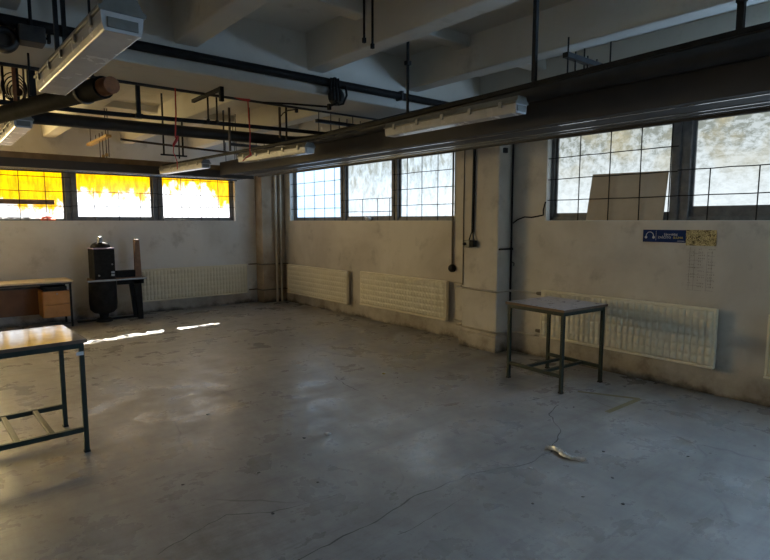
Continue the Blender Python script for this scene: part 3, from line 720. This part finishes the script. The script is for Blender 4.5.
# hangers between the beam and the thin pipe
def hanger(label, x, y, z0, z1, w, mat='black_metal', name='hanger_rod', nut=True):
    t = thing(name, label, 'rod', (x, y, z0))
    MB().box(-w/2, w/2, -w/2, w/2, 0, z1-z0).build('rod', mat, t)
    if nut: MB().box(-w*.9, w*.9, -w*.9, w*.9, -.004, .03).build('foot', mat, t)
    return t
hanger('stout black flat hanger dropping to the thin pipe, right of the fat pipe', 1.378, 4.75, 2.425, 2.70, .03)
hanger('left rod of the close pair above the thin pipe', 1.955, 4.755, 2.45, 2.695, .012)
hanger('right rod of the close pair above the thin pipe', 2.035, 4.755, 2.45, 2.695, .012)
hanger('brown rod crossing both cross pipes left of the second red cord', 2.185, 4.835, 2.235, 2.62, .016, 'rust_rod', nut=False)
hanger('rusty upright rod with a curved hook left of the black trapeze bracket', 2.70, 4.835, 2.40, 2.69, .018, 'rust_rod', nut=False)
hw = thing('curved_hook', 'thin rusty curved rod branching right from the rusty upright rod', 'hook')
MB().tube([(2.705, 4.83, 2.60), (2.73, 4.82, 2.635), (2.78, 4.81, 2.665), (2.87, 4.80, 2.685)], .006, 6).build('hook_rod', 'rust_rod', hw)
MB().box(2.855, 2.88, 4.79, 4.815, 2.655, 2.69).build('hook_end', 'black_metal', hw)
hanger('dark square hanger post at the upper left beyond the nearest lamp', .66, 4.80, 2.40, 2.70, .05, nut=False)
hanger('rusty brown rod at the left edge beside the cable coil', .556, 4.80, 2.38, 2.70, .022, 'rust', nut=False)
hanger('thin brown rod between the cable coil and the square hanger post', .615, 4.80, 2.40, 2.70, .012, 'rust_rod', nut=False)
hanger('long black rod hanging from the ceiling left of the nearest lamp', .752, 4.05, 2.70, ZC, .024, nut=False)
hanger('left one of two short threaded rods hanging from the ceiling bay', 2.47, 3.2, 2.855, ZC, .012)
hanger('right one of two short threaded rods hanging from the ceiling bay', 2.545, 3.2, 2.83, ZC, .012)
hanger('thin straight rod hanging from the second rib above the heating strip', 4.33, 2.6, 2.60, ZC, .010, nut=False)
la = thing('angle_bracket', 'black angle iron bracket under the deep beam above the thin pipe', 'bracket', (1.935, 4.42, 2.69))
MB().box(-.016, .016, -.016, .016, -.115, 0).build('drop_arm', 'black_metal', la)
MB().box(-.014, .014, -.016, .62, -.028, 0).build('long_arm', 'black_metal', la)

# cable bundle on the beam, junction box, coil
cb = thing('cable_bundle', 'black tangle of cable loops at the round box on the deep beam', 'cable', (2.83, 4.09, 2.76))
MB().lathe((.04, .055, -.07), [(.075, 0), (.075, -.045), (.06, -.055)], 20, 'y').build('round_box', 'steel_dark', cb)
for k in range(4):
    a0 = -.3+.25*k
    MB().tube([(-.07+.02*k+.05*math.sin(a0)*t, -.05-.006*k, .06-.19*t) for t in (0, .3, .6, 1)], .011, 6).build('cable_loop', 'black_metal', cb)
MB().tube([(-.03, -.05, -.12), (.01, -.045, -.155), (.06, -.04, -.14), (.10, -.04, -.06), (.09, -.04, .02)], .010, 6).build('cable_loop', 'black_metal', cb)
MB().tube([(0, -.045, -.14), (-.06, .02, -.17), (-.18, .45, -.092), (-.40, .56, -.092)], .010, 6).build('cable_tail', 'black_metal', cb)
MB().box(-.075, -.05, -.02, .01, -.20, -.15).build('plug', 'black_metal', cb)
jb = thing('junction_box', 'dark square junction box on the deep beam at the upper left', 'box', (.575, 4.06, 2.725))
MB().box(-.07, .07, -.05, .09, -.05, .045).build('box_body', 'steel_dark', jb, .008)
MB().tube([(.0, .0, .045), (.0, .0, .22), (.03, -.02, .30), (.02, -.02, .45)], .010, 6).build('cable', 'black_metal', jb)
MB().box(.085, .10, -.02, .02, -.03, .02).box(.06, .10, -.01, .01, -.01, .0).build('side_gland', 'black_metal', jb)
rc = thing('round_fitting', 'dark round fitting on the beam at the left picture edge', 'fitting', (.44, 4.06, 2.68))
MB().lathe((0, .08, 0), [(.07, 0), (.075, -.05), (.06, -.08), (.045, -.08), (.035, -.05)], 24, 'y').build('ring_body', 'steel_dark', rc)
pipe('loose_cable', [(-.2, 4.09, 2.72), (.2, 4.08, 2.745), (.42, 4.06, 2.785), (.49, 4.07, 2.75)], .010, 'black_metal', 'loose black cable running to the junction box at the upper left', 'cable')
kc = thing('cable_coil', 'coil of thin dark cable hanging at the upper left', 'coil', (.56, 4.86, 2.56))
for k in range(4):
    R_ = .085-.012*k
    MB().tube([(R_*math.cos(2*PI*i/20)*.9+.006*k, .006*k, R_*math.sin(2*PI*i/20)*1.2-.01*k) for i in range(21)], .0045, 5, False).build('cable_turn', 'black_metal', kc)
MB().lathe((.02, .0, -.03), [(.03, -.012), (.03, .012)], 14, 'y').build('inner_roll', 'rust_rod', kc)

# red cords
rcd = thing('red_cord', 'red cord tied to the conduit left, with a knot and curly tail', 'cord', (1.66, 4.74, 2.69))
MB().tube([(0, -.03, .03), (.0, -.04, -.02), (.005, -.02, -.2), (-.008, -.02, -.40)], .006, 6).build('cord_drop', 'red_cable', rcd)
MB().tube([(.012, -.02, -.385), (.0, -.025, -.42), (-.022, -.02, -.455), (-.028, -.02, -.475)], [.009, .013, .012, .005], 7).build('knot', 'red_cable', rcd)
MB().tube([(-.022, -.02, -.46), (-.03, -.02, -.52), (-.012, -.02, -.56), (.0, -.02, -.60), (-.002, -.02, -.66)], .004, 6).build('cord_tail', 'red_cable', rcd)
rce = thing('red_cord', 'red cord tied to the conduit in the middle, wrapped ends and hooked tail', 'cord', (2.31, 4.74, 2.69))
MB().tube([(.0, -.03, .0), (.01, -.02, -.16), (.02, -.02, -.3), (.012, -.02, -.47)], .006, 6).build('cord_drop', 'red_cable', rce)
MB().tube([(-.16, -.025, .012), (-.06, -.028, -.005), (.0, -.03, .0), (.02, -.028, .0)], [.006, .012, .022, .012], 8).build('knot', 'red_cable', rce)
MB().tube([(.016, -.02, -.465), (.02, -.02, -.49), (-.03, -.02, -.52), (-.06, -.02, -.55)], [.009, .012, .006, .004], 7).build('cord_tail', 'red_cable', rce)

# ------------------------------------------------------------------ litter and marks on the floor
pf = thing('plastic_wrapper', 'long crumpled clear plastic wrapper lying on the floor', 'wrapper', (3.27, 1.99, 0))
mb = MB(); n, k_ = 16, 6; vs = []; fs = []
for i in range(n+1):
    for k in range(k_+1):
        u = i/n; a = .034*(.55+.45*math.sin(PI*min(1, u*1.3)))
        vs.append((.02*math.sin(u*7)+(k/k_-.5)*a*2*.8-.01, .15-.29*u, .003+.022*abs(math.sin(k*1.9+i*1.3))*(1 if 0 < k < k_ else .2)+.008*random.random()))
for i in range(n):
    for k in range(k_): fs.append((i*(k_+1)+k, (i+1)*(k_+1)+k, (i+1)*(k_+1)+k+1, i*(k_+1)+k+1))
mb.add(vs, fs); o = mb.build('film', 'plastic_film', pf); md = o.modifiers.new('s', 'SOLIDIFY'); md.thickness = .0015
def crumb(name, mat, x, y, s, label, cat, flat=.5):
    vs = []; ph = random.random()*6
    mb = MB(); mb.lathe((0, 0, 0), [(s*.6, 0), (s, s*flat*.4), (s*.7, s*flat*.9), (s*.15, s*flat)], 7)
    mb.v = [(v[0]*(1+.3*math.sin(ph+3*v[1]/s)), v[1]*(.8+.2*math.sin(ph*2)), v[2]) for v in mb.v]
    o = mb.build(name, mat); o.location = (x, y, 0); o.rotation_euler = (0, 0, ph)
    return tag(o, label, cat)
crumb('yellow_scrap', 'debris_yellow', 3.60, 4.35, .022, 'tiny yellow scrap on the floor in the middle of the hall', 'scrap')
crumb('paper_scrap', 'paper', 2.231, 3.356, .028, 'tiny white paper scrap on the floor in the middle', 'scrap', .3)
crumb('paper_scrap', 'paper', 1.70, 4.35, .02, 'tiny white paper scrap on the floor right of the long table', 'scrap', .4)
crumb('paper_scrap', 'paper', 2.92, 2.03, .016, 'white fleck on the floor left of the plastic wrapper', 'scrap', .3)
for k, (x, y, s) in enumerate(((3.72, 4.56, .018), (3.62, 4.15, .02), (3.45, 4.0, .014), (3.53, 1.86, .022), (3.20, 1.62, .02), (2.84, 1.61, .018), (2.94, 1.42, .026), (3.9, 1.45, .02),
        (1.53, 3.1, .022), (1.36, 2.6, .022), (1.1, 3.25, .02), (2.05, 3.4, .03), (4.2, 2.5, .018), (2.55, 1.75, .02), (1.75, 2.75, .02))):
    o = crumb('dirt_crumb', 'debris_dark', x, y, s*.55, 'small dark crumb of dirt on the concrete floor', 'crumb', .4); o['group'] = 'dark dirt crumbs scattered over the floor'

fl = bpy.data.objects['floor']
def ribbon(name, pts, w, mat, zz=.0015, jit=.0, parent=fl):
    P = []
    for a, b in zip(pts, pts[1:]):
        a = Vector((*a, 0)); b = Vector((*b, 0)); m_ = max(2, int((b-a).length/.05))
        P += [a.lerp(b, i/m_)+Vector((random.uniform(-jit, jit), random.uniform(-jit, jit), 0)) for i in range(m_)]
    P.append(Vector((*pts[-1], 0))); vs = []; fs = []
    for i, p in enumerate(P):
        t = (P[min(i+1, len(P)-1)]-P[max(i-1, 0)]).normalized(); r = Vector((t.y, -t.x, 0))
        ww = w*(random.uniform(.4, 1.3) if jit else 1)*.5
        vs += [p+r*ww+Vector((0, 0, zz)), p-r*ww+Vector((0, 0, zz))]
    fs = [(2*i, 2*i+1, 2*i+3, 2*i+2) for i in range(len(P)-1)]
    return MB().add(vs, fs).build(name, mat, parent)
CR = [([(1.1, 2.13), (1.385, 2.165), (1.794, 2.183), (2.10, 2.24), (2.286, 2.228), (2.55, 2.22), (2.771, 2.16), (2.933, 2.082), (3.238, 2.096), (3.62, 2.25), (3.9, 2.55), (4.15, 2.62)], .0095),
      ([(.75, 2.62), (1.15, 2.75), (1.35, 2.62), (1.75, 2.55)], .005), ([(1.75, 2.0), (2.05, 2.02), (2.3, 2.05)], .004), ([(3.05, 4.05), (3.07, 4.3), (3.15, 4.6)], .010)]
for pts, w in CR: ribbon('floor_crack', pts, w, 'crack', .0012, .010)
tp = thing('floor_tape', 'worn yellowish corner marking on the floor by the small table', 'marking')
ribbon('tape_strip', [(4.627, 2.72), (4.86, 2.24)], .05, 'tape', .001, 0, tp); ribbon('tape_strip', [(4.86, 2.24), (4.30, 2.25)], .05, 'tape', .0014, 0, tp)

# ------------------------------------------------------------------ daylight
w = bpy.data.worlds.new('World'); scene.world = w; w.use_nodes = True
bg = w.node_tree.nodes['Background']; bg.inputs[0].default_value = (.80, .90, 1.0, 1); bg.inputs[1].default_value = 2.0
sun = bpy.data.lights.new('sun', 'SUN'); sun.energy = 170; sun.angle = .012; sun.color = (1, .95, .86)
so = bpy.data.objects.new('sun', sun); COL.objects.link(so)
so.rotation_euler = Vector((-.45, -1.8, -1.67)).to_track_quat('-Z', 'Y').to_euler(); so.location = (5, 20, 15)

# ------------------------------------------------------------------ camera
cam = bpy.data.cameras.new('camera'); co = bpy.data.objects.new('camera', cam); COL.objects.link(co); scene.camera = co
cam.sensor_fit = 'HORIZONTAL'; cam.sensor_width = 36; cam.lens = 550/770*36; cam.clip_start = .05
yaw, pit = math.radians(39.75), math.atan(59/550)
co.location = (0, 0, 1.6); co.rotation_euler = (PI/2-pit, 0, -yaw)

scene.view_settings.view_transform = 'Standard'; scene.view_settings.look = 'None'
scene.view_settings.exposure = 0.85; scene.view_settings.gamma = 1.0; scene.view_settings.use_curve_mapping = False
scene.cycles.use_denoising = True
scene.cycles.max_bounces = 10; scene.cycles.diffuse_bounces = 6; scene.cycles.sample_clamp_indirect = 4.0
scene.cycles.caustics_reflective = False; scene.cycles.caustics_refractive = False
